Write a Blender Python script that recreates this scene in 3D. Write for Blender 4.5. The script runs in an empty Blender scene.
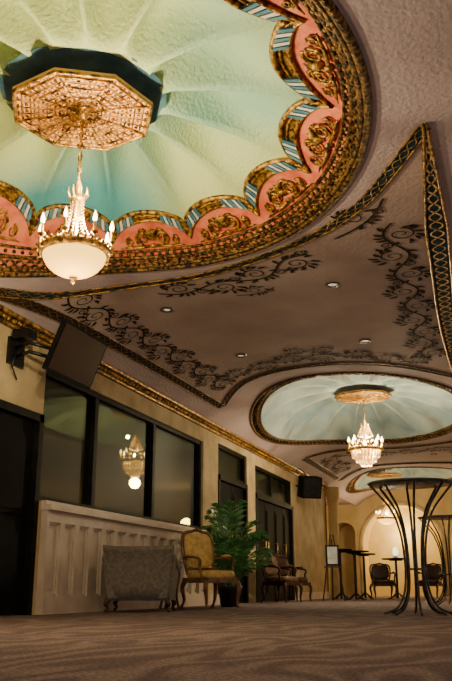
import bpy, math, random
from mathutils import Vector, Matrix
random.seed(7)
PI=math.pi
Z0=0.28
scene=bpy.context.scene
COL=scene.collection

# ---------------------------------------------------------------- materials
def new_mat(name):
    m=bpy.data.materials.new(name); m.use_nodes=True
    nt=m.node_tree; b=nt.nodes['Principled BSDF']
    return m,nt,b
def mat(name,c1,c2=None,rough=.6,metal=0.,scale=8.,bump=0.,bscale=None,emit=None,es=0.,lo=.4,hi=.6,detail=4.,spec=.5,bd=.03):
    m,nt,b=new_mat(name)
    b.inputs['Roughness'].default_value=rough
    b.inputs['Metallic'].default_value=metal
    b.inputs['Specular IOR Level'].default_value=spec
    tc=nt.nodes.new('ShaderNodeTexCoord')
    n=nt.nodes.new('ShaderNodeTexNoise'); n.inputs['Scale'].default_value=scale; n.inputs['Detail'].default_value=detail
    nt.links.new(tc.outputs['Object'],n.inputs['Vector'])
    r=nt.nodes.new('ShaderNodeValToRGB')
    r.color_ramp.elements[0].position=lo; r.color_ramp.elements[1].position=hi
    r.color_ramp.elements[0].color=(*c1,1); r.color_ramp.elements[1].color=(*(c2 or c1),1)
    nt.links.new(n.outputs['Fac'],r.inputs['Fac'])
    nt.links.new(r.outputs['Color'],b.inputs['Base Color'])
    if bump>0:
        n2=nt.nodes.new('ShaderNodeTexNoise'); n2.inputs['Scale'].default_value=bscale or scale*3; n2.inputs['Detail'].default_value=5
        nt.links.new(tc.outputs['Object'],n2.inputs['Vector'])
        bp=nt.nodes.new('ShaderNodeBump'); bp.inputs['Strength'].default_value=bump; bp.inputs['Distance'].default_value=bd
        nt.links.new(n2.outputs['Fac'],bp.inputs['Height']); nt.links.new(bp.outputs['Normal'],b.inputs['Normal'])
    if emit:
        b.inputs['Emission Color'].default_value=(*emit,1); b.inputs['Emission Strength'].default_value=es
    return m
M={}
M['gold']=mat('antique_gold',(.06,.026,.007),(.68,.37,.07),.38,.65,14,.5,40,lo=.38,hi=.60)
M['goldb']=mat('bright_gold',(.34,.17,.035),(.95,.58,.14),.35,.6,20,.2,50)
M['scroll']=mat('aged_gold_leaf',(.05,.02,.004),(.56,.30,.045),.4,.5,22,.4,50)
M['golddark']=mat('dark_bronze_gold',(.013,.007,.003),(.36,.19,.04),.4,.6,26,.6,60,lo=.42,hi=.66)
M['pink']=mat('dusty_salmon_plaster',(.58,.11,.05),(.78,.21,.10),.75,0,6,.3,40)
M['canopypink']=mat('orange_gilt_plaster',(.76,.34,.11),(.88,.48,.18),.6,0,9,.15,60)
M['teal']=mat('teal_dome_plaster',(.07,.31,.34),(.55,.64,.28),.85,0,.5,.9,30,lo=.36,hi=.62,bd=.016,detail=1)  # yellow-green end of the ramp paints warm chandelier glow into the teal
M['paleteal']=mat('pale_blue_dome_plaster',(.17,.27,.31),(.42,.49,.46),.8,0,1.4,.6,30,lo=.3,hi=.7,bd=.015)
M['shadeblue']=mat('painted_shadow_blue',(.02,.08,.14),(.07,.18,.23),.8,0,3,.3,20)  # blue shadow tone for the disc above the medallion
M['blue']=mat('teal_blue_paint',(.05,.17,.24),(.10,.26,.33),.5)
M['white']=mat('cream_paint',(.60,.64,.58),(.74,.74,.68),.5)
M['ceil']=mat('mauve_ceiling_plaster',(.40,.30,.305),(.57,.44,.44),.8,0,.8,.35,26,lo=.3,hi=.7)
M['panel']=mat('mauve_tan_ceiling_panel',(.35,.245,.215),(.52,.375,.32),.8,0,1.0,.3,26,lo=.3,hi=.7)
M['stencil']=mat('stencil_dark_bronze',(.014,.009,.006),(.06,.035,.017),.9,0,20,spec=.1)
M['tealband']=mat('dark_teal_paint',(.008,.028,.036),(.016,.05,.058),.8,0,10,spec=.1)
M['wall']=mat('tan_stucco',(.38,.275,.13),(.62,.48,.26),.85,0,2.2,.6,22,lo=.3,hi=.7)
M['wallend']=mat('warm_tan_plaster',(.46,.33,.14),(.60,.44,.21),.85,0,2,.25,25,lo=.3,hi=.7)
M['niche']=mat('warm_yellow_plaster',(.72,.54,.23),(.86,.68,.33),.85,0,2,.25,25,lo=.3,hi=.7)
M['wains']=mat('cream_wood_panelling',(.56,.46,.37),(.72,.60,.49),.5,0,4,.1,30,lo=.3,hi=.7)
M['black']=mat('black_paint',(.004,.0037,.004),(.007,.006,.007),.7,0,6,spec=.08)
M['blackm']=mat('black_metal',(.012,.012,.014),(.02,.02,.02),.35,.6,10)
M['screen']=mat('dark_screen',(.020,.009,.008),(.028,.013,.011),.22,0,2)
M['frame']=mat('dark_window_frame',(.006,.005,.004),(.012,.010,.008),.6,0,8,spec=.1)
M['darkwood']=mat('dark_red_wood',(.02,.008,.005),(.06,.022,.013),.35,0,9)
M['redwood']=mat('reddish_brown_wood',(.07,.022,.012),(.16,.05,.026),.35,0,9)
M['chairwood']=mat('golden_brown_wood',(.11,.05,.017),(.24,.12,.04),.35,0,9)
M['sofa']=mat('grey_tan_tapestry',(.19,.165,.135),(.26,.23,.19),.95,0,26,.25,90,lo=.4,hi=.6)
M['goldfab']=mat('gold_damask',(.58,.36,.09),(.76,.52,.17),.6,0,14,.15,70)
M['redfab']=mat('dark_red_leather',(.03,.009,.008),(.05,.016,.013),.45,0,10)
M['brownfab']=mat('brown_upholstery',(.08,.045,.025),(.14,.08,.045),.6,0,14)
M['leaf']=mat('palm_leaf_green',(.03,.15,.035),(.13,.35,.09),.4,0,8)
M['pot']=mat('dark_clay_pot',(.015,.010,.008),(.03,.018,.014),.5,0,10)
M['bronze']=mat('brushed_bronze_metal',(.03,.03,.028),(.10,.095,.08),.35,.7,12)
M['tabletop']=mat('table_top_grey',(.08,.09,.085),(.16,.165,.15),.25,.3,5)
M['bowl']=mat('lit_alabaster',(.25,.14,.03),None,.6,0,emit=(1,.52,.08),es=4.0,spec=.1)
M['bulb']=mat('lit_bulb',(1,.9,.7),None,.5,0,emit=(1,.72,.34),es=16)
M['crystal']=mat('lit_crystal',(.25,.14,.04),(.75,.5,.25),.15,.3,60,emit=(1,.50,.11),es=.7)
M['lens']=mat('downlight_lens',(.6,.6,.55),None,.4,0,emit=(1,.9,.7),es=.5)
M['dlrim']=mat('bronze_trim_ring',(.08,.055,.04),(.13,.10,.08),.4,.4,20)
M['paper']=mat('white_card',(.35,.38,.40),(.5,.5,.5),.6)
M['candle']=mat('lit_candle_glass',(.9,.85,.7),None,.4,0,emit=(1,.85,.6),es=2.5)
m,nt,b=new_mat('dark_reflective_glass')
b.inputs['Base Color'].default_value=(.006,.010,.005,1); b.inputs['Roughness'].default_value=.5; b.inputs['Specular IOR Level'].default_value=.1
gl=nt.nodes.new('ShaderNodeBsdfGlossy'); gl.inputs['Roughness'].default_value=.004; gl.inputs['Color'].default_value=(.80,.84,.42,1)
mx=nt.nodes.new('ShaderNodeMixShader'); mx.inputs[0].default_value=.115
out=nt.nodes['Material Output']
nt.links.new(b.outputs[0],mx.inputs[1]); nt.links.new(gl.outputs[0],mx.inputs[2]); nt.links.new(mx.outputs[0],out.inputs['Surface'])
M['glass']=m
# carpet : soft ripples
m,nt,b=new_mat('wave_carpet'); b.inputs['Roughness'].default_value=.95; b.inputs['Specular IOR Level'].default_value=.1
tc=nt.nodes.new('ShaderNodeTexCoord')
mp=nt.nodes.new('ShaderNodeMapping'); mp.inputs['Rotation'].default_value=(0,0,math.radians(38)); mp.inputs['Scale'].default_value=(1.1,.50,1)
nt.links.new(tc.outputs['Object'],mp.inputs['Vector'])
n0=nt.nodes.new('ShaderNodeTexNoise'); n0.inputs['Scale'].default_value=1.9; n0.inputs['Detail'].default_value=1.5; n0.inputs['Roughness'].default_value=.4; n0.inputs['Distortion'].default_value=.3
nt.links.new(mp.outputs[0],n0.inputs['Vector'])
sx_=nt.nodes.new('ShaderNodeSeparateXYZ'); nt.links.new(mp.outputs[0],sx_.inputs[0])
ma=nt.nodes.new('ShaderNodeMath'); ma.operation='MULTIPLY_ADD'; ma.inputs[1].default_value=19; nt.links.new(sx_.outputs[0],ma.inputs[0])
ml=nt.nodes.new('ShaderNodeMath'); ml.operation='MULTIPLY'; ml.inputs[1].default_value=30
nt.links.new(n0.outputs['Fac'],ml.inputs[0]); nt.links.new(ml.outputs[0],ma.inputs[2])
sn=nt.nodes.new('ShaderNodeMath'); sn.operation='SINE'; nt.links.new(ma.outputs[0],sn.inputs[0])
r=nt.nodes.new('ShaderNodeMapRange'); r.inputs[1].default_value=-1; r.inputs[2].default_value=1; nt.links.new(sn.outputs[0],r.inputs[0])
cr=nt.nodes.new('ShaderNodeValToRGB'); cr.color_ramp.elements[0].position=.15; cr.color_ramp.elements[1].position=1.0
cr.color_ramp.elements[0].color=(.215,.155,.16,1); cr.color_ramp.elements[1].color=(.355,.27,.255,1)
nt.links.new(r.outputs[0],cr.inputs['Fac'])
n=nt.nodes.new('ShaderNodeTexNoise'); n.inputs['Scale'].default_value=55; nt.links.new(tc.outputs['Object'],n.inputs['Vector'])
mxc=nt.nodes.new('ShaderNodeMix'); mxc.data_type='RGBA'; mxc.blend_type='MULTIPLY'; mxc.inputs[0].default_value=.8
nt.links.new(cr.outputs[0],mxc.inputs[6])
r2=nt.nodes.new('ShaderNodeValToRGB'); r2.color_ramp.elements[0].position=.35; r2.color_ramp.elements[1].position=.6
r2.color_ramp.elements[0].color=(.35,.35,.35,1); nt.links.new(n.outputs['Fac'],r2.inputs['Fac']); nt.links.new(r2.outputs[0],mxc.inputs[7])
nt.links.new(mxc.outputs[2],b.inputs['Base Color'])
bp=nt.nodes.new('ShaderNodeBump'); bp.inputs['Strength'].default_value=.7; bp.inputs['Distance'].default_value=.012
nt.links.new(n.outputs['Fac'],bp.inputs['Height']); nt.links.new(bp.outputs[0],b.inputs['Normal'])
M['carpet']=m

# ---------------------------------------------------------------- mesh builder
class MB:
    def __init__(s): s.v=[];s.f=[];s.m=[];s.s=[]
    def add(s,vs,fs,mi=0,sm=False,X=None):
        o=len(s.v)
        for p in vs:
            p=Vector(p)
            s.v.append(tuple(X@p) if X else tuple(p))
        for f in fs:
            s.f.append(tuple(i+o for i in f)); s.m.append(mi); s.s.append(sm)
    def box(s,c,d,mi=0,X=None):
        x,y,z=c; a,b,h=d[0]/2,d[1]/2,d[2]/2
        vs=[(x+i*a,y+j*b,z+k*h) for i in(-1,1) for j in(-1,1) for k in(-1,1)]
        fs=[(0,1,3,2),(4,6,7,5),(0,4,5,1),(2,3,7,6),(0,2,6,4),(1,5,7,3)]
        s.add(vs,fs,mi,False,X)
    def b2(s,p,q,mi=0,X=None):
        s.box([(p[i]+q[i])/2 for i in range(3)],[abs(q[i]-p[i]) for i in range(3)],mi,X)
    def lathe(s,prof,seg=24,c=(0,0,0),mi=0,sm=True,off=0,X=None):
        vs=[];fs=[]
        for (r,z) in prof:
            for i in range(seg):
                a=2*PI*i/seg+off
                vs.append((c[0]+r*math.cos(a),c[1]+r*math.sin(a),c[2]+z))
        for k in range(len(prof)-1):
            for i in range(seg):
                j=(i+1)%seg
                fs.append((k*seg+i,k*seg+j,(k+1)*seg+j,(k+1)*seg+i))
        s.add(vs,fs,mi,sm,X)
    def tube(s,pts,r,seg=6,mi=0,closed=False,sm=True,X=None):
        pts=[Vector(p) for p in pts]; n=len(pts)
        vs=[];fs=[]; prev=None
        for i,p in enumerate(pts):
            if closed: t=pts[(i+1)%n]-pts[i-1]
            else: t=pts[min(i+1,n-1)]-pts[max(i-1,0)]
            if t.length<1e-9: t=Vector((0,0,1))
            t.normalize()
            if prev is None:
                ref=Vector((0,0,1)) if abs(t.z)<.9 else Vector((1,0,0))
                u=t.cross(ref).normalized()
            else:
                u=prev-t*prev.dot(t)
                if u.length<1e-6: u=t.orthogonal()
                u.normalize()
            prev=u; w=t.cross(u)
            rr=r[i] if isinstance(r,(list,tuple)) else r
            for k in range(seg):
                a=2*PI*k/seg
                vs.append(p+u*(rr*math.cos(a))+w*(rr*math.sin(a)))
        m=n if closed else n-1
        for i in range(m):
            for k in range(seg):
                a=i*seg+k;b=i*seg+(k+1)%seg;c=((i+1)%n)*seg+(k+1)%seg;d=((i+1)%n)*seg+k
                fs.append((a,b,c,d))
        if not closed:
            fs.append(tuple(range(seg))[::-1]); fs.append(tuple((n-1)*seg+k for k in range(seg)))
        s.add(vs,fs,mi,sm,X)
    def sph(s,c,r,mi=0,seg=10,rings=6,e=1.,X=None):
        if not isinstance(r,(tuple,list)): r=(r,r,r)
        def pw(v): return math.copysign(abs(v)**e,v)
        vs=[];fs=[]
        for i in range(rings+1):
            th=-PI/2+PI*i/rings
            for k in range(seg):
                a=2*PI*k/seg
                vs.append((c[0]+r[0]*pw(math.cos(th))*pw(math.cos(a)),c[1]+r[1]*pw(math.cos(th))*pw(math.sin(a)),c[2]+r[2]*pw(math.sin(th))))
        for i in range(rings):
            for k in range(seg):
                j=(k+1)%seg
                fs.append((i*seg+k,i*seg+j,(i+1)*seg+j,(i+1)*seg+k))
        s.add(vs,fs,mi,True,X)
    def obj(s,name,mats,parent=None,loc=(0,0,0),**props):
        me=bpy.data.meshes.new(name); me.from_pydata(s.v,[],s.f); me.update()
        for mm in mats: me.materials.append(M[mm])
        for i,p in enumerate(me.polygons):
            p.material_index=s.m[i]; p.use_smooth=s.s[i]
        o=bpy.data.objects.new(name,me); COL.objects.link(o); o.location=loc
        if parent: o.parent=parent
        for k,v in props.items(): o[k]=v
        return o
def root(name,loc,rot=0,**props):
    o=bpy.data.objects.new(name,None); COL.objects.link(o); o.location=loc; o.rotation_euler=(0,0,rot); o.empty_display_size=.1
    for k,v in props.items(): o[k]=v
    return o
def copy_thing(src,loc,rot=None,**props):
    n=src.copy(); COL.objects.link(n); n.location=loc
    if rot is not None: n.rotation_euler=(0,0,rot)
    for k,v in props.items(): n[k]=v
    def rec(a,b):
        for ch in list(a.children):
            c=ch.copy(); COL.objects.link(c); c.parent=b; rec(ch,c)
    rec(src,n)
    return n
def catmull(P,n=12):
    P=[Vector((*p,0)) if len(p)==2 else Vector(p) for p in P]; out=[]
    for i in range(len(P)-1):
        a=P[max(i-1,0)];b=P[i];c=P[i+1];d=P[min(i+2,len(P)-1)]
        for k in range(n):
            t=k/n
            out.append(.5*((2*b)+(c-a)*t+(2*a-5*b+4*c-d)*t*t+(3*b-a-3*c+d)*t**3))
    out.append(P[-1]); return out

# ---------------------------------------------------------------- ceiling
def zc(x,y=0):
    z=3.4
    if x<-2.9: z-=.5*min(1.1,((-2.9-x)/2.1))**3
    return z+Z0
class Dome:
    def __init__(s,cx,cy,minor,major,tilt,n,zin,ztop,sbase,samp,flat=0):
        s.c=(cx,cy);s.a=minor;s.b=major;s.t=math.radians(tilt);s.n=n;s.zin=zin+Z0;s.zt=ztop+Z0;s.sb=sbase;s.sa=samp;s.flat=flat
    def xy(s,ph,r):
        u=s.a*math.cos(ph)*r; v=s.b*math.sin(ph)*r
        return s.c[0]+u*math.cos(s.t)-v*math.sin(s.t), s.c[1]+u*math.sin(s.t)+v*math.cos(s.t)
    def lobe(s,ph): return abs(math.sin(s.n*ph/2))
    def sin_(s,ph): return s.sb-s.sa*s.lobe(ph)**.6
    def band(s,ph,r,off=0):
        x,y=s.xy(ph,r); xo,yo=s.xy(ph,1.0); z0=zc(xo)
        t=(1-r)/(1-(s.sb-s.sa)); t=max(0,t)
        top=(z0+s.flat) if s.flat else s.zin
        z=z0+(top-z0)*math.sin(min(t,1)*PI/2)**.9
        return Vector((x,y,z-off))
D1=Dome(-2.84,5.13,2.13,2.68,12,14,3.70,3.82,.825,.115)
D2=Dome(-2.60,16.6,2.16,3.6,0,16,3.46,3.9,.92,.006,.05)
D3=Dome(-2.9,26.9,1.95,2.4,0,16,3.46,3.85,.87,.02,.10)
def ceil_cell(mb,D,x0,x1,y0,y1,N=144,R=10):
    ang=[];rect=[]
    for i in range(N):
        ph=2*PI*i/N; x,y=D.xy(ph,1.0); dx=x-D.c[0];dy=y-D.c[1]
        ts=[]
        if dx>1e-9: ts.append((x1-D.c[0])/dx)
        if dx<-1e-9: ts.append((x0-D.c[0])/dx)
        if dy>1e-9: ts.append((y1-D.c[1])/dy)
        if dy<-1e-9: ts.append((y0-D.c[1])/dy)
        t=min(ts); rect.append([D.c[0]+dx*t,D.c[1]+dy*t]); ang.append((x,y))
    for cx in (x0,x1):
        for cy in (y0,y1):
            k=min(range(N),key=lambda i:(rect[i][0]-cx)**2+(rect[i][1]-cy)**2); rect[k]=[cx,cy]
    vs=[];fs=[]
    for r in range(R+1):
        t=r/R
        for i in range(N):
            x=ang[i][0]*(1-t)+rect[i][0]*t; y=ang[i][1]*(1-t)+rect[i][1]*t
            vs.append((x,y,zc(x,y)))
    for r in range(R):
        for i in range(N):
            j=(i+1)%N; fs.append((r*N+i,r*N+j,(r+1)*N+j,(r+1)*N+i))
    mb.add(vs,fs,0,True)
mb=MB()
ceil_cell(mb,D1,-5.1,4,-2,10.5); ceil_cell(mb,D2,-5.1,4,10.5,22.6); ceil_cell(mb,D3,-5.1,4,22.6,30.1)
mb.add([(-7,23.9,2.9+Z0),(-5.05,23.9,2.9+Z0),(-5.05,30.1,2.9+Z0),(-7,30.1,2.9+Z0)],[(0,1,2,3)])
ceiling=mb.obj('ceiling',['ceil'],kind='structure',label='mauve plaster vaulted ceiling with three oval domes')
def dome_shell(D,matn,flute,t0=.42,ex=.7):
    N=D.n*18;R=30;vs=[];fs=[]
    for r in range(R+1):
        t=1-r/R
        for i in range(N):
            ph=2*PI*i/N; si=D.sin_(ph); x,y=D.xy(ph,si*t)
            zb=D.band(ph,si).z
            z=zb+(D.zt-zb)*(1-t*t)**.8 if t<1 else zb
            q=max(0,(t-t0)/(1-t0))
            z+=flute*(D.lobe(ph)**ex)*math.sin(PI*q**.8)**1.3
            vs.append((x,y,z))
    for r in range(R):
        for i in range(N):
            j=(i+1)%N; fs.append((r*N+i,r*N+j,(r+1)*N+j,(r+1)*N+i))
    m=MB(); m.add(vs,fs,0,True)
    return m.obj('dome',[matn],ceiling,label='fluted shell dome in pale teal plaster')
dome_shell(D1,'teal',.27,.34,.9); dome_shell(D2,'paleteal',.24,.30,.9); dome_shell(D3,'paleteal',.1,.3)
m=MB(); m.lathe([(.0005,.0),(.56,.0),(.62,.008),(.67,.03)],24,(D1.c[0]-.10,D1.c[1]+.0,D1.zt-.028),0,True,0)  # added disc paints the medallion's blue shadow onto the dome
m.obj('medallion_shadow_disc',['shadeblue'],ceiling,label='deep blue disc painted as the shadow above the medallion')

def ellipse_tube(mb,D,s,r,off=0,N=144,mi=0,seg=8):
    mb.tube([D.band(2*PI*i/N,s,off) for i in range(N)],r,seg,mi,True)
def rope(mb,D,s,r,off,n,N=400,amp=.03):
    for k in (0,1):
        pts=[]
        for i in range(N):
            ph=2*PI*i/N; a=n*ph+k*PI
            p=D.band(ph,s+amp/2.4*math.cos(a),off+amp*.5*math.sin(a)); pts.append(p)
        mb.tube(pts,r,5,0,True)
def surround(D,idx,full):
    t=root('trim_%d'%idx,(0,0,0),kind='structure',label='gilded oval dome surround with scalloped arches' if full else 'dark gilt patterned oval dome rim')
    mb=MB(); N=D.n*16
    vs=[];fs=[];R=6
    for r in range(R+1):
        for i in range(N):
            ph=2*PI*i/N; si=D.sin_(ph); s=1+(si-1)*r/R; vs.append(D.band(ph,s))
    for r in range(R):
        for i in range(N):
            j=(i+1)%N; fs.append((r*N+i,r*N+j,(r+1)*N+j,(r+1)*N+i))
    bm='stencil' if idx==2 else 'pink'
    mb.add(vs,fs,0,True); mb.obj('band',[bm],t,label='salmon pink plaster band' if bm=='pink' else 'dark patterned band')
    mb=MB()
    if full:
        ellipse_tube(mb,D,1.010,.036,.0); ellipse_tube(mb,D,.988,.022,.02)
        rope(mb,D,.973,.017,.02,64,amp=.022); ellipse_tube(mb,D,.957,.024,.01); 
        for i in range(150):
            ph=2*PI*i/150; mb.sph(D.band(ph,.943,.01),(.024,.024,.024),0,6,4)
        ellipse_tube(mb,D,.930,.018,.01)
    else:
        ellipse_tube(mb,D,1.003,.030,.0); rope(mb,D,.970,.017,.0,60,amp=.05); ellipse_tube(mb,D,.940,.018,.0)
        if idx==2: ellipse_tube(mb,D,.922,.022,.0)
        if idx==3: ellipse_tube(mb,D,.875,.025,0); rope(mb,D,.91,.016,0,40,amp=.08)
    mb.obj('rim_moulding',['golddark'],t,label='carved dark gold rim moulding')
    if not full: return t
    mb=MB()
    N2=D.n*24
    inner=[D.band(2*PI*i/N2,D.sin_(2*PI*i/N2),.015) for i in range(N2)]
    mb.tube(inner,.026,6,0,True)
    def sr(ph,d): return min(.92,D.sin_(ph)+d)
    for d,rr in ((.026,.010),(.060,.018)):
        mb.tube([D.band(2*PI*i/N2,sr(2*PI*i/N2,d),.02) for i in range(N2)],rr,6,0,True)
    vs=[];fs=[]
    for i in range(N2):
        ph=2*PI*i/N2; vs+= [D.band(ph,D.sin_(ph),.012),D.band(ph,sr(ph,.060),.012)]
    for i in range(N2):
        j=(i+1)%N2; fs.append((2*i,2*i+1,2*j+1,2*j))
    mb.add(vs,fs,0,True)
    mb.obj('scalloped_arch_rib',['scroll'],t)
    for k in range(D.n):
        c=2*PI*(k+.5)/D.n; half=PI/D.n
        j=2*PI*k/D.n
        for side in (-1,1):
            m=MB()
            for q in range(5):
                f0=side*(.025+q*.023); f1=side*(.025+q*.023+.016)
                a=[]
                for (ff,ss) in ((f0,.0),(f1,.0),(f1,.058),(f0,.058)):
                    a.append(D.band(j+ff, sr(j+ff,ss),.040))
                b=[p+Vector((0,0,.03)) for p in a]
                m.add(a+b,[(0,1,2,3),(0,1,5,4),(1,2,6,5),(2,3,7,6),(3,0,4,7)],q%2)
            m.obj('striped_block',['blue','white'],t,label='teal and cream stripes across the arch')
        m=MB()
        S=lambda u,v: D.band(c+u*half,.915-v*.17,.035)
        for sg in (-1,1):
            pts=[];rr=[]
            for i in range(26):
                q=i/25; a=-PI/2+q*3.6*PI; rad=.17*(1-q*.8)
                pts.append(S(sg*(.26+rad*math.cos(a)*1.0),.32+rad*1.2*math.sin(a))); rr.append(.016*(1-.5*q))
            m.tube(pts,rr,6)
            pts=[];rr=[]
            for i in range(20):
                q=i/19; a=PI/2-q*3*PI; rad=.10*(1-q*.75)
                pts.append(S(sg*(.58+rad*math.cos(a)),.22+rad*1.3*math.sin(a))); rr.append(.013*(1-.4*q))
            m.tube(pts,rr,6)
            m.tube([S(sg*.1,.1),S(sg*.4,.06),S(sg*.65,.07),S(sg*.8,.04)],[.018,.016,.012,.005],6)
            m.tube([S(sg*.08,.43),S(sg*.2,.58),S(sg*.30,.56),S(sg*.33,.48)],[.020,.016,.014,.006],6)
        m.sph(S(0,.33),(.05,.05,.03),0,10,6)
        for a in range(-2,3):
            m.tube([S(0,.36),S(a*.05,.54),S(a*.09,.62-abs(a)*.05)],[.016,.018,.005],5)
        m.sph(S(0,.1),(.04,.04,.025),0,8,5)
        m.obj('scroll_ornament',['scroll'],t,label='gilded scroll and palmette ornament')
    return t
surround(D1,1,True); surround(D2,2,False); surround(D3,3,False)

def rib(mb,pts,w,off=.012,mi=0):
    n=len(pts);vs=[];fs=[]
    for i in range(n):
        a=pts[max(i-1,0)];b=pts[min(i+1,n-1)]
        dx,dy=b[0]-a[0],b[1]-a[1];l=math.hypot(dx,dy) or 1
        ww=(w[i] if isinstance(w,(list,tuple)) else w)/2
        for s in(-1,1):
            x=pts[i][0]-dy/l*ww*s;y=pts[i][1]+dx/l*ww*s
            vs.append((x,y,zc(x,y)-off))
    for i in range(n-1): fs.append((2*i,2*i+1,2*i+3,2*i+2))
    mb.add(vs,fs,mi)
near=catmull([(-4.88,6.85),(-4.55,7.6),(-3.9,8.05),(-3.05,8.12),(-1.9,7.66),(-1.05,6.95),(-.33,5.75)])
right=catmull([(-.32,5.7),(-.43,8.5),(-.52,11),(-.52,13.9)])
far=catmull([(-4.65,13.6),(-3.9,12.75),(-2.62,12.35),(-1.5,12.75),(-.55,13.9)])
left=catmull([(-4.88,6.85),(-4.74,8.2),(-4.68,10.5),(-4.65,13.6)])
def yat(P,x):
    for i in range(len(P)-1):
        if (P[i].x-x)*(P[i+1].x-x)<=0:
            t=(x-P[i].x)/((P[i+1].x-P[i].x) or 1); return P[i].y+(P[i+1].y-P[i].y)*t
    return P[0].y if abs(P[0].x-x)<abs(P[-1].x-x) else P[-1].y
t=root('trim_4',(0,0,0),kind='structure',label='mauve tan ceiling panel with dark bronze scrollwork')
mb=MB();vs=[];fs=[];NX=40;NY=8
for i in range(NX+1):
    x=-4.68+(4.68-.38)*i/NX; a=yat(near,x);b=yat(far,x)
    for j in range(NY+1):
        y=a+(b-a)*j/NY; vs.append((x,y,zc(x)-.006))
for i in range(NX):
    for j in range(NY):
        k=i*(NY+1)+j; fs.append((k,k+1,k+NY+2,k+NY+1))
mb.add(vs,fs,0,True); mb.obj('ceiling_panel',['panel'],t)
def resample(P,step):
    L=[0]
    for i in range(1,len(P)): L.append(L[-1]+(P[i]-P[i-1]).length)
    n=max(2,int(L[-1]/step)); Q=[];k=0
    for i in range(n+1):
        s=L[-1]*i/n
        while k<len(P)-2 and L[k+1]<s: k+=1
        f=(s-L[k])/((L[k+1]-L[k]) or 1); Q.append(P[k]+(P[k+1]-P[k])*f)
    return Q,L[-1]
def border(P,w,t,period=.16,name='border_band',taper=0,mats=('stencil','golddark')):
    mb=MB(); Q,LL=resample(P,.02); n=len(Q)-1
    W_=[w*(min(1,.12+(i*LL/n)/taper) if taper else 1) for i in range(n+1)]
    rib(mb,Q[::4]+[Q[-1]],W_[::4]+[W_[-1]],.014,0)
    for sg in(-1,1):
        E=[]
        G=[]
        for i in range(n+1):
            a=Q[max(i-1,0)];b=Q[min(i+1,n)];d=(b-a).normalized();nn=Vector((-d.y,d.x,0))
            E.append(Q[i]+nn*sg*W_[i]*.5)
            G.append(Q[i]+nn*sg*W_[i]*.3*math.sin(PI*LL*i/n/period))
        rib(mb,G,w*.09,.020,1)
        mb.tube([(p.x,p.y,zc(p.x)-.02) for p in E[::4]],w*.07,5,1)
    mb.obj(name,list(mats),t,label='dark guilloche border with gilt edges')
border(near,.11,t,mats=('tealband','gold')); border(right,.21,t,.2,taper=2.2,mats=('tealband','gold')); border(far,.11,t); border(left,.11,t)
def vine(P,sz,name='vine'):
    mb=MB(); Q,LL=resample(catmull(P,16),.01); n=len(Q)-1
    def T(s,v):
        f=max(0,min(1,s/LL))*n; i=int(min(n-1,f)); p=Q[i]+(Q[i+1]-Q[i])*(f-i)
        a=Q[max(i-3,0)];b=Q[min(i+4,n)];d=(b-a).normalized()
        ex=s-max(0,min(LL,s)); p=p+d*ex
        return (p.x-d.y*v,p.y+d.x*v)
    per=sz*1.95; K=max(1,int(LL/per)); per=LL/K
    st=[T(LL*q/(K*24),.40*sz*math.sin(2*PI*q/48*1.0)) for q in range(K*24+1)]
    rib(mb,st,sz*.11,.018)
    def leaf(s,v,a,l,w):
        pts=[T(s+l*q/6*math.cos(a+.6*q/6),v+l*q/6*math.sin(a+.6*q/6)) for q in range(7)]
        rib(mb,pts,[w*math.sin(PI*min(.98,(q+.6)/7)) for q in range(7)],.019)
    for k in range(K):
        sg=1 if k%2 else -1
        s0=(k+.5)*per; 
        for (hx,R_,dr,th0) in ((0,.54,1,PI),(.95,.28,-1,0)):
            pts=[];w=[]
            for q in range(30):
                f=q/29; aa=th0-dr*f*3.0*PI; rr=sz*R_*(1-.80*f)
                pts.append(T(s0+hx*sz+rr*math.cos(aa),sg*((.24 if dr>0 else -.38)*sz+rr*math.sin(aa)))); w.append(sz*.085*(1-.4*f))
            rib(mb,pts,w,.0185 if dr>0 else .0175)
        for (ds,dv,a,l) in ((-.5,.3,2.3,.48),(.1,.80,1.2,.45),(.5,.55,.5,.48),(-.1,.72,2.0,.42),(.4,-.3,-.8,.45),(-.4,-.3,-2.0,.45),(.7,.1,-.2,.4),(0,-.35,-1.4,.45),(-.65,.55,1.8,.38),(.3,.75,.9,.38),(-.35,.6,2.6,.38),(.2,-.45,-1.0,.36)):
            leaf(s0+ds*sz,sg*dv*sz,a*sg,l*sz,sz*.19)
    mb.obj(name,['stencil'],t,label='dark bronze curling leafy vine scrollwork')
vine([(-4.50,7.75),(-4.40,9.2),(-4.34,11),(-4.30,12.75)],.23)
vine([(-4.15,12.40),(-3.4,12.05),(-2.62,11.88),(-1.8,12.05),(-.95,12.75)],.25)
vine([(-3.7,8.45),(-3.0,8.50),(-2.3,8.27),(-1.75,7.9)],.26)
vine([(-1.40,7.6),(-.80,6.85)],.25)
vine([(-.80,7.4),(-.84,8.5),(-.88,10.5),(-.90,12.5)],.27)
vine([(-2.85,8.88),(-2.35,8.75)],.18); vine([(-3.0,11.5),(-2.2,11.5)],.18)
t2=root('trim_5',(0,0,0),kind='structure',label='dark stencilled borders between the far domes')
border(catmull([(-4.65,20.0),(-3.7,20.6),(-2.62,20.9),(-1.5,20.6),(-.6,20.0)]),.14,t2)
border(catmull([(-4.65,20.0),(-4.65,24.2)]),.14,t2); border(catmull([(-.6,20.0),(-.6,24.2)]),.2,t2)
border(catmull([(-4.65,24.6),(-3.7,23.9),(-2.62,23.7),(-1.5,23.9),(-.6,24.6)]),.14,t2)
tt=t; t=t2
vine([(-4.0,21.2),(-3.0,21.6),(-2.2,21.6),(-1.2,21.2)],.35); vine([(-4.3,20.9),(-4.3,23.6)],.3); vine([(-.95,20.9),(-.95,23.6)],.3)
t=tt

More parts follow.
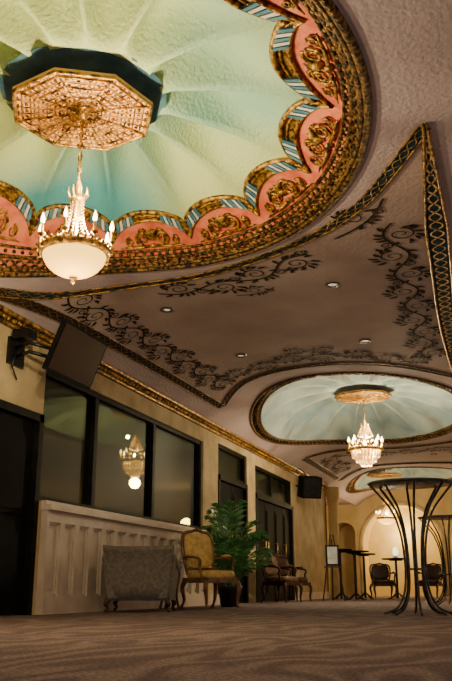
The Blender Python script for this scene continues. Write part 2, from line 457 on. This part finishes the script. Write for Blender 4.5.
def downlight(x,y):
    r_=root('recessed_downlight',(x,y,zc(x)-.008),label='small round recessed ceiling downlight with bronze rim',category='ceiling light',group='recessed ceiling downlights')
    a=MB();a.lathe([(.050,.004),(.056,-.012),(.078,-.014),(.090,.004)],24); a.obj('trim_ring',['dlrim'],r_)
    a=MB();a.lathe([(0.0001,-.002),(.053,-.002)],20); a.obj('lens',['lens'],r_)
    return r_
dl=downlight(-3.82,9.0)
for (x,y) in ((-1.68,8.9),(-3.6,11.4),(-1.7,11.3),(-3.6,22.3),(-1.7,22.3)): 
    copy_thing(dl,(x,y,zc(x)-.008))

# ---------------------------------------------------------------- shell
mb=MB(); mb.b2((-7,-3,-.1),(4,31.5,0)); mb.obj('floor',['carpet'],kind='structure',label='purple brown carpet with soft ripple pattern')
zs=1.23; zt=2.77
w=MB()
def W(y0,y1,z0,z1): w.b2((-5.3,y0,z0),(-5.0,y1,z1))
W(-3,5.4,0,3.35); W(5.4,8.2,2.2,3.35)
W(8.2,13.6,0,zs); W(8.2,13.6,zt,3.35); W(13.6,14.4,0,3.35)
W(14.4,16.2,2.88,3.35); W(16.2,16.8,0,3.35); W(16.8,20.0,2.8,3.35); W(20.0,24,0,3.35)
w.b2((-7,23.9,0),(-5.0,24.05,3.35)); w.b2((-7,24,0),(-6.8,30,3.35))
wl=w.obj('wall_left',['wall'],kind='structure',label='tan stucco wall')
w=MB(); w.b2((-6.6,5.2,0),(-6.5,23.8,3.3)); w.obj('wall_back_room',['black'],kind='structure')
m=MB(); m.b2((-5.0,8.3,0),(-4.965,13.62,1.16))
m.b2((-5.0,8.28,1.13),(-4.86,13.66,1.19)); m.b2((-5,8.28,1.19),(-4.93,13.66,1.235)); m.b2((-4.965,8.3,0),(-4.91,13.62,.19)); m.b2((-4.965,8.3,1.0),(-4.92,13.62,1.13))
n=15
for i in range(n+1):
    y=8.3+(13.62-8.3)*i/n; m.b2((-4.965,y-.045 if i else y,.19),(-4.915,y+.045 if i<n else y,1.0))
    if i<n:
        ym=y+(13.62-8.3)/n/2; hw=(13.62-8.3)/n/2-.045
        for (a,b_) in (((ym-hw,.19),(ym-hw+.022,1.0)),((ym+hw-.022,.19),(ym+hw,1.0)),((ym-hw,.19),(ym+hw,.212)),((ym-hw,.978),(ym+hw,1.0))):
            m.b2((-4.965,a[0],a[1]),(-4.94,b_[0],b_[1]))
        m.b2((-4.965,ym-hw+.06,.27),(-4.950,ym+hw-.06,.92))
m.obj('wainscot',['wains'],wl,label='cream painted wood panelling with tall narrow panels')
m=MB(); m.b2((-5,13.62,0),(-4.96,14.4,.18)); m.b2((-5,20,0),(-4.96,24,.18)); m.obj('baseboard_left',['wains'],kind='structure')
m=MB()
zcor=2.86+Z0
for (dx,dz,r) in ((.03,-.10,.02),(.06,.02,.03),(.04,.10,.02)): m.tube([(-5.0+dx,-2,zcor+dz),(-5.0+dx,10,zcor+dz),(-5.0+dx,24,zcor+dz)],r,8,1)
m.b2((-5.0,-2,zcor-.12),(-4.97,24,zcor+.12),0)
for i in range(190): m.sph((-4.955,5.2+i*.1,zcor-.045),(.03,.036,.03),1,6,4)
m.obj('trim_6',['golddark','gold'],kind='structure',label='gilded rope cornice along the wall')
def window(idx,y0,y1,z0,z1,muls,label):
    r_=root('window_%d'%idx,(-5.15,(y0+y1)/2,z0),kind='structure',label=label)
    oy=(y0+y1)/2; oz=z0
    m=MB(); f=.06
    def b(a,bb): m.b2((a[0]+5.15,a[1]-oy,a[2]-oz),(bb[0]+5.15,bb[1]-oy,bb[2]-oz))
    b((-5.2,y0,z0),(-5.04,y1,z0+f)); b((-5.2,y0,z1-f),(-5.04,y1,z1))
    ys=[y0]+muls+[y1]
    b((-5.2,y0,z0),(-5.04,y0+f,z1)); b((-5.2,y1-f,z0),(-5.04,y1,z1))
    for q in muls: b((-5.2,q-.045,z0),(-5.05,q+.045,z1))
    m.obj('frame',['frame'],r_)
    for i in range(len(ys)-1):
        g=MB(); g.b2((-.02,ys[i]+.04-oy,f*.5),(.03,ys[i+1]-.04-oy,z1-z0-f*.5)); g.obj('pane',['glass'],r_)
window(1,8.2,13.6,zs,zt,[9.62,11.55],'dark framed three-pane interior window reflecting the room')
window(2,16.8,20.0,2.2,2.8,[18.3],'dark framed high transom window')
window(3,14.4,16.2,2.3,2.88,[],'dark framed transom window above the doors')
def door(idx,y0,y1,z1,leaf):
    r_=root('door_%d'%idx,(-5.1,(y0+y1)/2,0),kind='structure',label='black double door with moulded panels')
    h=(y1-y0)/2
    m=MB(); m.b2((-.05,-h,0),(.12,-h+.09,z1)); m.b2((-.05,h-.09,0),(.12,h,z1)); m.b2((-.05,-h,z1-.09),(.12,h,z1)); m.obj('door_frame',['frame'],r_)
    for k in range(leaf):
        a=-h+.09+(2*h-.18)*k/leaf; b=-h+.09+(2*h-.18)*(k+1)/leaf
        m=MB(); m.b2((0,a+.01,.01),(.05,b-.01,z1-.1))
        for (p,q) in ((.15,.9),(1.05,z1-.25)):
            m.b2((.05,a+.12,p),(.06,b-.12,q))
            m.b2((.06,a+.17,p+.05),(.07,b-.17,q-.05))
        lf=m.obj('door_leaf',['black'],r_)
        m=MB(); yh=b-.1 if k==0 else a+.1
        m.tube([(.05,yh,1.0),(.11,yh,1.0),(.11,yh,1.25),(.05,yh,1.25)],.012,6); m.obj('handle',['goldb'],lf)
door(1,5.4,8.2,2.2,2); door(2,14.4,16.2,2.3,2); door(3,16.8,20.0,2.2,4)
def arch_wall(name,x0,x1,y,zt_,ops,depth,matn,label):
    m=MB(); x=x0
    def q(a,b,c,d,mi=0): m.add([a,b,c,d],[(0,1,2,3)],mi)
    for (xc,w_,sp,bm) in ops:
        l,r_=xc-w_/2,xc+w_/2
        q((x,y,0),(l,y,0),(l,y,zt_),(x,y,zt_))
        N=24;pr=(l,sp)
        q((l,y,0),(l,y,sp),(l,y+depth,sp),(l,y+depth,0),bm); q((r_,y,0),(r_,y,sp),(r_,y+depth,sp),(r_,y+depth,0),bm)
        for i in range(1,N+1):
            a=PI-PI*i/N; cu=(xc+w_/2*math.cos(a),sp+w_/2*math.sin(a))
            q((pr[0],y,pr[1]),(cu[0],y,cu[1]),(cu[0],y,zt_),(pr[0],y,zt_))
            q((pr[0],y,pr[1]),(cu[0],y,cu[1]),(cu[0],y+depth,cu[1]),(pr[0],y+depth,pr[1]),bm)
            pr=cu
        q((l-.12,y+depth,0),(r_+.12,y+depth,0),(r_+.12,y+depth,zt_),(l-.12,y+depth,zt_),bm)
        x=r_
    q((x,y,0),(x1,y,0),(x1,y,zt_),(x,y,zt_))
    return m.obj(name,[matn,'niche'],kind='structure',label=label)
arch_wall('wall_end',-7,4,30,3.75,[(-5.62,.80,2.15,0),(-3.6,2.7,1.75,1),(-.55,2.7,1.75,1),(2.4,2.3,1.75,1)],1.2,'wallend','warm tan plaster end wall with round arched niches')
m=MB()
for xc in (-3.6,-.55):
    pts=[(xc-1.42,29.97,0),(xc-1.42,29.97,1.75)]+[(xc+1.42*math.cos(PI-PI*i/20),29.97,1.75+1.42*math.sin(PI*i/20)) for i in range(1,20)]+[(xc+1.42,29.97,1.75),(xc+1.42,29.97,0)]
    m.tube(pts,.07,6)
m.obj('trim_7',['wall'],kind='structure')
m=MB(); m.b2((3.9,-3,0),(4.1,30.2,3.75)); m.obj('wall_right',['wallend'],kind='structure')
r_=root('column',(-4.85,24.3,0),label='round tan plaster column with simple capital',category='column')
m=MB(); m.lathe([(.2,.0),(.2,.12),(.16,.18),(.15,.3),(.14,2.7)],20); m.obj('shaft',['wallend'],r_)
m=MB(); m.lathe([(.14,2.68),(.17,2.75),(.20,2.9),(.20,3.14)],20); m.obj('capital',['wallend'],r_)

# ---------------------------------------------------------------- chandeliers
def chandelier(loc,dz,dtop,sx,kindlab,ncand=8,basket=False):
    R=root('chandelier',loc,label=kindlab,category='chandelier')
    br=.25*sx if not basket else .10
    m=MB(); pr=[(.0005,-.20)]+[(br*math.sin(a),-.19*math.cos(a)) for a in [PI/2*i/10 for i in range(1,11)]]+[(br*.94,.02),(.0005,.01)]
    m.lathe(pr,28); m.obj('glass_bowl',['bowl'],R,label='glowing amber alabaster bowl')
    m=MB(); m.lathe([(.245*sx,-.02),(.275*sx,-.01),(.285*sx,.02),(.27*sx,.045),(.245*sx,.04),(.245*sx,-.02)],32)
    for i in range(32):
        a=2*PI*i/32; m.sph((.28*sx*math.cos(a),.28*sx*math.sin(a),.045),.014,0,6,4)
    m.lathe([(.001,-.25),(.02,-.235),(.012,-.215),(.035,-.2),(.001,-.19)],12)
    m.obj('ring',['goldb'],R)
    m=MB(); m.lathe([(.001,0),(.05,.02),(.02,.06),(.012,.08),(.012,.22),(.022,.34),(.055,.42),(.06,.45),(.04,.47),(.02,.52),(.03,.56),(.012,.62),(.001,.64)],16)
    for i in range(8):
        a=2*PI*i/8; m.tube([(.05*math.cos(a),.05*math.sin(a),.45),(.08*math.cos(a),.08*math.sin(a),.5),(.075*math.cos(a),.075*math.sin(a),.55)],[.009,.008,.003],5)
    m.obj('stem',['goldb'],R)
    m=MB()
    if not basket:
        for i in range(10):
            a=2*PI*i/10
            for q in range(16):
                t_=q/15; r_=.05+(.235*sx-.05)*(t_**3.2); z=.44-.40*t_
                m.sph((r_*math.cos(a),r_*math.sin(a),z),.0075,0,5,4)
    else:
        for (r0,r1,z0,z1,nn,sz) in ((.09,.15,.44,.30,12,.014),(.10,.28,.28,.05,14,.014),(.30,.27,.0,-.13,26,.018),(.24,.20,-.10,-.22,20,.018),(.15,.10,-.20,-.30,12,.018)):
            for i in range(nn):
                a=2*PI*i/nn
                for q in range(4):
                    t_=q/3; r_=r0+(r1-r0)*t_; z=z0+(z1-z0)*t_
                    m.sph((r_*math.cos(a),r_*math.sin(a),z),(sz,sz,sz*1.5),0,5,4)
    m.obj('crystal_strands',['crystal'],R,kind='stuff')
    bs=1.7 if basket else 1.0
    for i in range(ncand):
        a=2*PI*(i+.3)/ncand; X=Matrix.Rotation(a,4,'Z')
        cx=.28*sx+.01
        A=MB(); A.tube([(.25*sx,0,.0),(.275*sx+.02,0,-.02),(.29*sx+.02,0,.02),(cx,0,.07)],.007*bs,6,X=X); A.lathe([(.004,.06),(.028,.08),(.03,.09),(.004,.075)],10,(cx,0,0),X=X)
        A.lathe([(.011*bs,.08),(.011*bs,.17),(.001,.17)],8,(cx,0,0),0,X=X); ao=A.obj('arm',['goldb'],R)
        B=MB(); B.lathe([(.001,.165),(.014*bs,.18),(.017*bs,.2),(.011*bs,.23),(.001,.26+.03*(bs-1))],8,(cx,0,0),X=X); B.obj('candle_bulb',['bulb'],ao)
    m=MB(); z=.63;k=0
    while z<dz-.02:
        pts=[]
        for q in range(10):
            a=2*PI*q/10; u=.016*math.cos(a); v=.034*math.sin(a)
            pts.append((u,0,z+.03+v) if k%2 else (0,u,z+.03+v))
        m.tube(pts,.005,5,0,True); z+=.052;k+=1
    m.tube([(0,0,.6),(.006,0,.9),(0,0,dz)],.004,5)
    m.obj('chain',['gold'],R)
    m=MB(); m.tube([(0,0,dz+.02),(0,0,dtop)],.02,8); m.obj('hanging_rod',['gold'],R)
    m=MB(); rr=.585; o=PI/8+math.radians(30)
    m.lathe([(.0005,.012),(.5,.008),(rr,.0),(rr,.025),(.3,.05),(.0005,.05)],8,(0,0,dz),0,False,o)
    m.obj('ceiling_medallion',['canopypink'],R,label='octagonal orange pink and gilt openwork medallion')
    m=MB()
    def oc(r,t):
        a=((t-o)%(PI/4))-PI/8
        return r*math.cos(PI/8)/math.cos(a)
    zf=dz-.004
    def octring(r,th):
        pts=[]
        for c_ in range(8):
            a0=o+c_*PI/4;a1=a0+PI/4
            for q in range(6):
                f=q/6; pts.append((r*(math.cos(a0)*(1-f)+math.cos(a1)*f),r*(math.sin(a0)*(1-f)+math.sin(a1)*f),zf))
        m.tube(pts,th,6,0,True)
    for (r,th) in ((rr-.012,.016),(.51,.009),(.44,.006),(.37,.008),(.30,.006),(.23,.008),(.16,.006),(.10,.009)): octring(r,th)
    for i in range(32):
        a=2*PI*i/32+o; r1=oc(rr-.02,a); r0=.04 if i%4==0 else .10 if i%2==0 else .23
        m.tube([(r0*math.cos(a),r0*math.sin(a),zf),(r1*math.cos(a),r1*math.sin(a),zf)],.009 if i%4==0 else .005,5)
    for (r,nn,s_) in ((.545,64,.010),(.475,32,.017),(.405,32,.015),(.335,32,.013),(.265,16,.017),(.195,16,.014),(.13,16,.010)):
        for i in range(nn):
            a=2*PI*(i+.5)/nn+o; q=oc(r,a); m.sph((q*math.cos(a),q*math.sin(a),zf),(s_,s_,.009),0,6,4)
    m.lathe([(.001,-.06),(.03,-.05),(.05,-.01),(.07,.02)],12,(0,0,dz))
    m.obj('medallion_ornament',['gold'],R)
    return R
c1=(-2.94,5.12,2.44+Z0); c2=(-2.58,16.5,2.66+Z0); c3=(-3.66,27.0,2.12+Z0)
chandelier(c1,1.22,1.36,.97,'slim gilt chandelier with glowing amber bowl and lit candle bulbs')
chandelier(c2,1.10,1.24,1.15,'tiered crystal chandelier hanging from octagonal medallion',basket=True)
chandelier(c3,1.38,1.68,1.1,'small crystal chandelier near the arched wall')
def plight(loc,p,col=(1,.72,.42),r=.06):
    l=bpy.data.lights.new('point_light','POINT'); l.energy=p; l.color=col; l.shadow_soft_size=r
    o=bpy.data.objects.new('point_light',l); COL.objects.link(o); o.location=loc
for c,p,k in ((c1,265,.36),(c2,225,.75),(c3,90,.7)):
    plight((c[0]+.03,c[1],c[2]+.15),p,(1,.84,.50),.025)
    plight((c[0]+.16,c[1]-.1,c[2]+.55),p*.12,(1,.85,.48),.04)
    plight((c[0],c[1],c[2]-.46),p*k,(1,.77,.47),.12)
plight((0.3,27,2.4),130,(1,.72,.32),.2); plight((-3.6,30.7,2.2),70,(1,.75,.32),.15); plight((-.6,30.7,2.2),70,(1,.75,.32),.15); plight((-5.9,27.5,2.2),20,(1,.70,.35),.15)  # added fill lights brighten the far end and its niches, no fixtures
def area(loc,rot,sx,sy,p,col):
    l=bpy.data.lights.new('fill_light','AREA'); l.shape='RECTANGLE'; l.size=sx; l.size_y=sy; l.energy=p; l.color=col
    o=bpy.data.objects.new('fill_light',l); COL.objects.link(o); o.location=loc; o.rotation_euler=rot
area((3.5,9,1.5),(0,math.radians(98),0),2.4,12,34,(1,.92,.92))  # added fill from the unseen right side, no fixture
area((-1.5,-2.6,1.4),(math.radians(105),0,0),5,2.2,26,(.85,.88,1))  # added fill behind the camera, aimed forward and up

# ---------------------------------------------------------------- furniture
def flared_table(loc,h,topr,lab,n=8,grp=None):
    R=root('cocktail_table',loc,label=lab,category='table')
    if grp: R['group']=grp
    m=MB(); m.lathe([(.001,h-.018),(topr-.015,h-.018),(topr,h-.009),(topr,h),(topr-.01,h+.004),(.001,h+.004)],40); m.obj('table_top',['tabletop'],R)
    prof=[(p.x,p.y) for p in catmull([(topr*.94,h-.018),(topr*.72,h*.90),(topr*.46,h*.78),(topr*.29,h*.60),(topr*.23,h*.36),(topr*.28,h*.17),(topr*.46,h*.055),(topr*.76,.015)],5)]
    for i in range(n):
        a=2*PI*i/n+.2
        A=MB(); A.tube([(r*math.cos(a),r*math.sin(a),z) for (r,z) in prof],.0135,6); A.obj('leg',['bronze'],R)
    A=MB(); A.tube([(topr*.225*math.cos(2*PI*i/32),topr*.225*math.sin(2*PI*i/32),h*.34) for i in range(32)],.010,6,0,True); A.obj('leg_ring',['bronze'],R)
    return R
g='flared wire cocktail tables'
flared_table((-1.0,9.47,0),1.41,.48,'tall round cocktail table with flared dark metal legs',grp=g)
flared_table((-1.05,15.5,0),1.5,.5,'tall round cocktail table with flared dark metal legs',grp=g)
def bar_table(loc,h,r,lab):
    R=root('bar_table',loc,label=lab,category='table',group='dark bar tables')
    m=MB(); m.lathe([(.001,h-.03),(r,h-.03),(r,h),(.001,h)],28); m.obj('table_top',['black'],R)
    m=MB(); m.lathe([(.03,.03),(.03,h-.03)],12); m.lathe([(r*.5,h-.06),(r*.5,h-.03),(.03,h-.03)],12); m.obj('post',['blackm'],R)
    for i in range(4):
        a=PI/4+PI/2*i; A=MB(); A.tube([(.03*math.cos(a),.03*math.sin(a),.16),(.16*math.cos(a),.16*math.sin(a),.07),(r*.85*math.cos(a),r*.85*math.sin(a),.015)],.016,6); A.obj('foot',['blackm'],R)
    return R
bar_table((-3.5,19.9,0),1.12,.34,'dark round bar height table')
bar_table((-4.0,20.7,0),1.2,.3,'dark round bar height table')
bar_table((-3.55,21.5,0),1.12,.3,'dark round bar height table')
bar_table((-2.85,22.3,0),1.02,.36,'dark bar table holding a glowing white lamp')
R=root('table_lamp',(-2.85,22.3,1.02),label='small glowing white glass candle lamp on the bar table',category='lamp')
m=MB(); m.lathe([(.001,0),(.08,0),(.08,.02),(.03,.05),(.03,.08)],14); m.obj('base',['paper'],R)
m=MB(); m.lathe([(.03,.07),(.07,.11),(.075,.20),(.05,.27),(.001,.29)],14); m.obj('shade',['candle'],R)

def armchair(loc,rot,fab,wood,lab,w=.66,d=.62,sz=.44,bh=1.04,grp=None,cat='chair',nm='armchair'):
    R=root(nm,loc,rot,label=lab,category=cat)
    if grp: R['group']=grp
    m=MB(); m.sph((0,0,sz),(w*.46,d*.46,.065),0,20,10,.45); m.obj('seat',[fab],R)
    m=MB(); m.b2((-w*.47,-d*.47,sz-.11),(w*.47,-d*.41,sz-.04)); m.b2((-w*.47,d*.41,sz-.11),(w*.47,d*.47,sz-.04)); m.b2((-w*.47,-d*.47,sz-.11),(-w*.41,d*.47,sz-.04)); m.b2((w*.41,-d*.47,sz-.11),(w*.47,d*.47,sz-.04)); m.obj('seat_rail',[wood],R)
    X=Matrix.Translation((0,d*.45,sz+.06))@Matrix.Rotation(-.16,4,'X')
    bhh=bh-sz-.06
    m=MB(); m.sph((0,0,bhh*.50),(w*.39,.05,bhh*.44),0,20,10,.5,X=X); m.obj('backrest',[fab],R)
    m=MB()
    pts=[(-w*.34,0,-.06),(-w*.42,0,bhh*.3),(-w*.43,0,bhh*.75),(-w*.34,0,bhh*.94),(-w*.15,0,bhh*.98),(0,0,bhh*1.03),(w*.15,0,bhh*.98),(w*.34,0,bhh*.94),(w*.43,0,bhh*.75),(w*.42,0,bhh*.3),(w*.34,0,-.06)]
    m.tube(catmull(pts,4),.024,6,X=X); m.sph((0,-.01,bhh*1.02),(.05,.025,.03),0,10,6,X=X)
    m.tube([(-w*.38,0,bhh*.05),(w*.38,0,bhh*.05)],.02,6,X=X); m.obj('back_frame',[wood],R)
    for s in(-1,1):
        m=MB(); m.tube(catmull([(s*w*.43,d*.48,sz+.24),(s*w*.49,d*.2,sz+.25),(s*w*.50,-d*.15,sz+.23),(s*w*.48,-d*.25,sz+.19),(s*w*.46,-d*.22,sz+.10),(s*w*.45,-d*.30,sz-.05)],4),.022,6)
        ar=m.obj('arm',[wood],R)
        m=MB(); m.sph((s*w*.49,d*.08,sz+.27),(.032,.12,.022),0,10,6); m.obj('arm_pad',[fab],ar)
        for f in(-1,1):
            L=MB(); L.tube(catmull([(s*w*.42,f*d*.42,sz-.08),(s*w*.47,f*d*.47,sz*.62),(s*w*.43,f*d*.45,sz*.25),(s*w*.44,f*d*(.47 if f<0 else .56),.015)],5),[.036,.036,.035,.034,.033,.031,.03,.028,.026,.024,.022,.02,.018,.018,.022,.024],8)
            L.obj('leg',[wood],R)
    return R
armchair((-4.10,11.50,0),math.radians(56),'goldfab','chairwood','carved golden wooden armchair upholstered in gold damask',w=.63,d=.60,sz=.46,bh=1.10)
g='dark armchairs along the room'
armchair((-4.35,16.4,0),math.radians(70),'brownfab','darkwood','dark wooden armchair with brown upholstered seat',grp=g,bh=.95,w=.6,d=.58)
armchair((-4.5,17.9,0),math.radians(70),'redfab','darkwood','dark wooden armchair with deep red seat',grp=g,bh=.95,w=.6,d=.58)
armchair((-3.5,24.3,0),math.radians(20),'redfab','darkwood','dark red armchair near the arched end wall',grp=g,bh=.95)
armchair((-2.25,24.8,0),math.radians(-15),'redfab','darkwood','dark red armchair near the arched end wall',grp=g,bh=.95)
R=root('upholstered_settee',(-4.40,9.78,0),math.radians(180+16),label='small grey beige upholstered settee with flared scrolled back',category='settee')
k9=.90
m=MB(); N=24; vs=[];fs=[]
prof=[(.28,.16),(.30,.3),(.33,.5),(.36,.66),(.40,.745),(.45,.765),(.475,.74),(.465,.70),(.43,.66),(.405,.5),(.375,.3),(.36,.16)]
for i in range(N+1):
    u=-1+2*i/N
    for (yy,z) in prof:
        hw=(.43+.05*((z-.16)/.6)**1.6)*k9; lift=.025*abs(u)**4*(1 if z>.6 else 0)
        vs.append((u*hw,yy-.05*u*u,z+lift))
k=len(prof)
for i in range(N):
    for j in range(k):
        a=i*k+j;b=i*k+(j+1)%k; fs.append((a,b,b+k,a+k))
fs.append(tuple(range(k))); fs.append(tuple(N*k+j for j in range(k))[::-1])
m.add(vs,fs,0,True)
m.obj('backrest',['sofa'],R)
for s in(-1,1):
    s9=s*k9
    m=MB(); m.tube([(s9*.45,.30,.63),(s9*.455,.0,.56),(s9*.455,-.34,.54)],[.055,.055,.06],12)
    m.add([(s9*.43,.3,.16),(s9*.43,-.33,.16),(s9*.48,-.33,.54),(s9*.49,.3,.60),(s9*.36,.3,.16),(s9*.36,-.33,.16),(s9*.40,-.33,.54),(s9*.40,.3,.60)],[(0,1,2,3),(4,7,6,5),(1,5,6,2),(2,6,7,3),(0,4,5,1),(0,3,7,4)])
    m.obj('arm',['sofa'],R)
m=MB(); m.b2((-.36,-.33,.16),(.36,.34,.32)); m.sph((0,-.02,.37),(.34,.34,.08),0,20,8,.4); m.obj('seat',['sofa'],R)
m=MB(); m.b2((-.39,-.34,.135),(.39,.36,.165)); m.obj('base_rail',['darkwood'],R)
for s in(-1,1):
    for f in(-.3,.33):
        L=MB(); L.tube(catmull([(s*.35,f,.15),(s*.38,f*1.05,.10),(s*.36,f*1.02,.05),(s*.39,f*1.08,.012)],4),[.03]*3+[.028]*3+[.02]*3+[.018]*4,8); L.obj('leg',['darkwood'],R)
R=root('side_table',(-4.44,10.80,0),label='small reddish brown wooden side table',category='table')
m=MB(); m.lathe([(.001,.60),(.15,.60),(.17,.61),(.17,.63),(.001,.635)],24); m.lathe([(.13,.52),(.13,.60)],20); m.obj('table_top',['redwood'],R)
for i in range(4):
    a=PI/4+i*PI/2; L=MB(); L.tube(catmull([(.12*math.cos(a),.12*math.sin(a),.58),(.14*math.cos(a),.14*math.sin(a),.45),(.10*math.cos(a),.10*math.sin(a),.2),(.14*math.cos(a),.14*math.sin(a),.012)],5),.017,6); L.obj('leg',['redwood'],R)
# palm
PX=-4.20; PY=12.65
R=root('potted_palm',(PX,PY,0),label='green potted palm in dark clay pot',category='plant')
m=MB(); m.lathe([(.001,0),(.13,0),(.18,.26),(.20,.28),(.20,.31),(.17,.31),(.16,.28),(.001,.28)],24); m.obj('pot',['pot'],R)
m=MB(); m2=MB()
lim=-5.0-PX+.14
def cl(p): return Vector((min(max(p.x,lim),.62),min(max(p.y,-.66),.75),max(p.z,.03)))
for i in range(32):
    a=2*PI*i/32*2.4+random.random()*.5; up=random.uniform(.5,1.55); ln=random.uniform(.85,1.2)
    base=Vector((.05*math.cos(a),.05*math.sin(a),.26)); pts=[]
    reach=(ln*(1.6-up)*.48+.18)*(1 if math.cos(a)>-.2 else .75)
    for q in range(15):
        t_=q/14; pts.append(cl(base+Vector((math.cos(a)*reach*t_**1.3,math.sin(a)*reach*t_**1.3,up*(1.32*t_-.47*t_**2.8)))))
    m2.tube(pts,[.010*(1-.7*q/14) for q in range(15)],5)
    for q in range(4,15):
        p=pts[q]; d=(pts[min(q+1,14)]-pts[q-1]).normalized(); sd=d.cross(Vector((0,0,1))).normalized()
        for s in(-1,1):
            L=.23*math.sin(PI*(q-2.5)/13)+.07; dir_=(sd*s*.7+d*.8-Vector((0,0,.30))).normalized(); wv=d*.028
            tip=p+dir_*L-Vector((0,0,.05)); mid=p+dir_*L*.5
            m.add([p,cl(mid+wv),cl(tip),cl(mid-wv)],[(0,1,2,3)])
m.obj('foliage',['leaf'],R); m2.obj('stems',['leaf'],R)
# TV
R=root('wall_television',(-4.42,7.87,2.5+Z0),label='black flat television on a tilting wall bracket',category='television')
X=Matrix.Rotation(math.radians(22),4,'Y')
m=MB(); m.box((0,0,0),(.05,1.0,.58),0,X); m.box((-.04,0,0),(.05,.6,.35),0,X); m.obj('casing',['black'],R)
m=MB(); m.box((.027,0,0),(.006,.94,.52),0,X); m.obj('screen',['screen'],R)
m=MB(); m.box((-.09,-.1,0),(.04,.3,.3),0,X); m.tube([(-.1,-.1,.02),(-.3,-.5,.04),(-.57,-.35,.04)],.022,8); m.tube([(-.1,-.1,-.08),(-.3,-.5,-.06),(-.57,-.35,-.06)],.022,8)
m.b2((-.58,-.5,-.16),(-.545,-.2,.14)); m.box((-.42,-.42,.16),(.2,.18,.10)); m.tube([(-.56,-.3,.1),(-.5,-.5,-.2),(-.56,-.3,-.3)],.01,6); m.obj('wall_bracket',['blackm'],R)
# speaker
R=root('wall_speaker',(-4.62,20.3,2.42+Z0),math.radians(35),label='black box loudspeaker on a wall bracket',category='speaker')
m=MB(); X=Matrix.Rotation(math.radians(14),4,'X'); m.box((0,0,0),(.50,.36,.52),0,X); m.obj('cabinet',['black'],R)
m=MB(); m.box((0,-.185,0),(.44,.012,.46),0,X); m.obj('grille',['blackm'],R)
m=MB(); m.tube([(0,.1,.0),(-.2,.26,.05),(-.31,.3,.06)],.025,6); m.tube(catmull([(0,.1,.28),(-.25,.1,.46),(-.38,.2,.2),(-.34,.25,-.1)],5),.012,5); m.obj('wall_bracket',['blackm'],R)
# easel sign
R=root('easel_sign',(-3.85,19.0,0),math.radians(15),label='dark wooden easel holding a small framed notice card',category='easel')
for (a,b) in (((-.24,-.1,0.01),(-.03,0,1.45)),((.24,-.1,.01),(.03,0,1.45)),((0,.3,.01),(0,.03,1.35))):
    m=MB(); m.tube([a,b],.017,6); m.obj('leg',['darkwood'],R)
m=MB(); m.b2((-.2,-.12,.72),(.2,-.06,.75)); m.obj('ledge',['darkwood'],R)
m=MB(); X=Matrix.Translation((0,-.085,.76))@Matrix.Rotation(-.12,4,'X'); m.b2((-.15,-.012,0),(.15,.012,.46),0,X); m.b2((-.11,-.016,.04),(.11,-.012,.42),1,X); m.obj('notice_card',['frame','paper'],R)

# ---------------------------------------------------------------- light, world, camera
wd=bpy.data.worlds.new('world'); scene.world=wd; wd.use_nodes=True
bg=wd.node_tree.nodes['Background']; bg.inputs[0].default_value=(.50,.50,.66,1); bg.inputs[1].default_value=.4
cam=bpy.data.cameras.new('camera'); co=bpy.data.objects.new('camera',cam); COL.objects.link(co)
co.location=(0,0,Z0); co.rotation_euler=(math.radians(106.8),0,math.radians(18.6))
cam.sensor_fit='VERTICAL'; cam.sensor_height=36; cam.lens=36*820/681; cam.clip_end=200
scene.camera=co
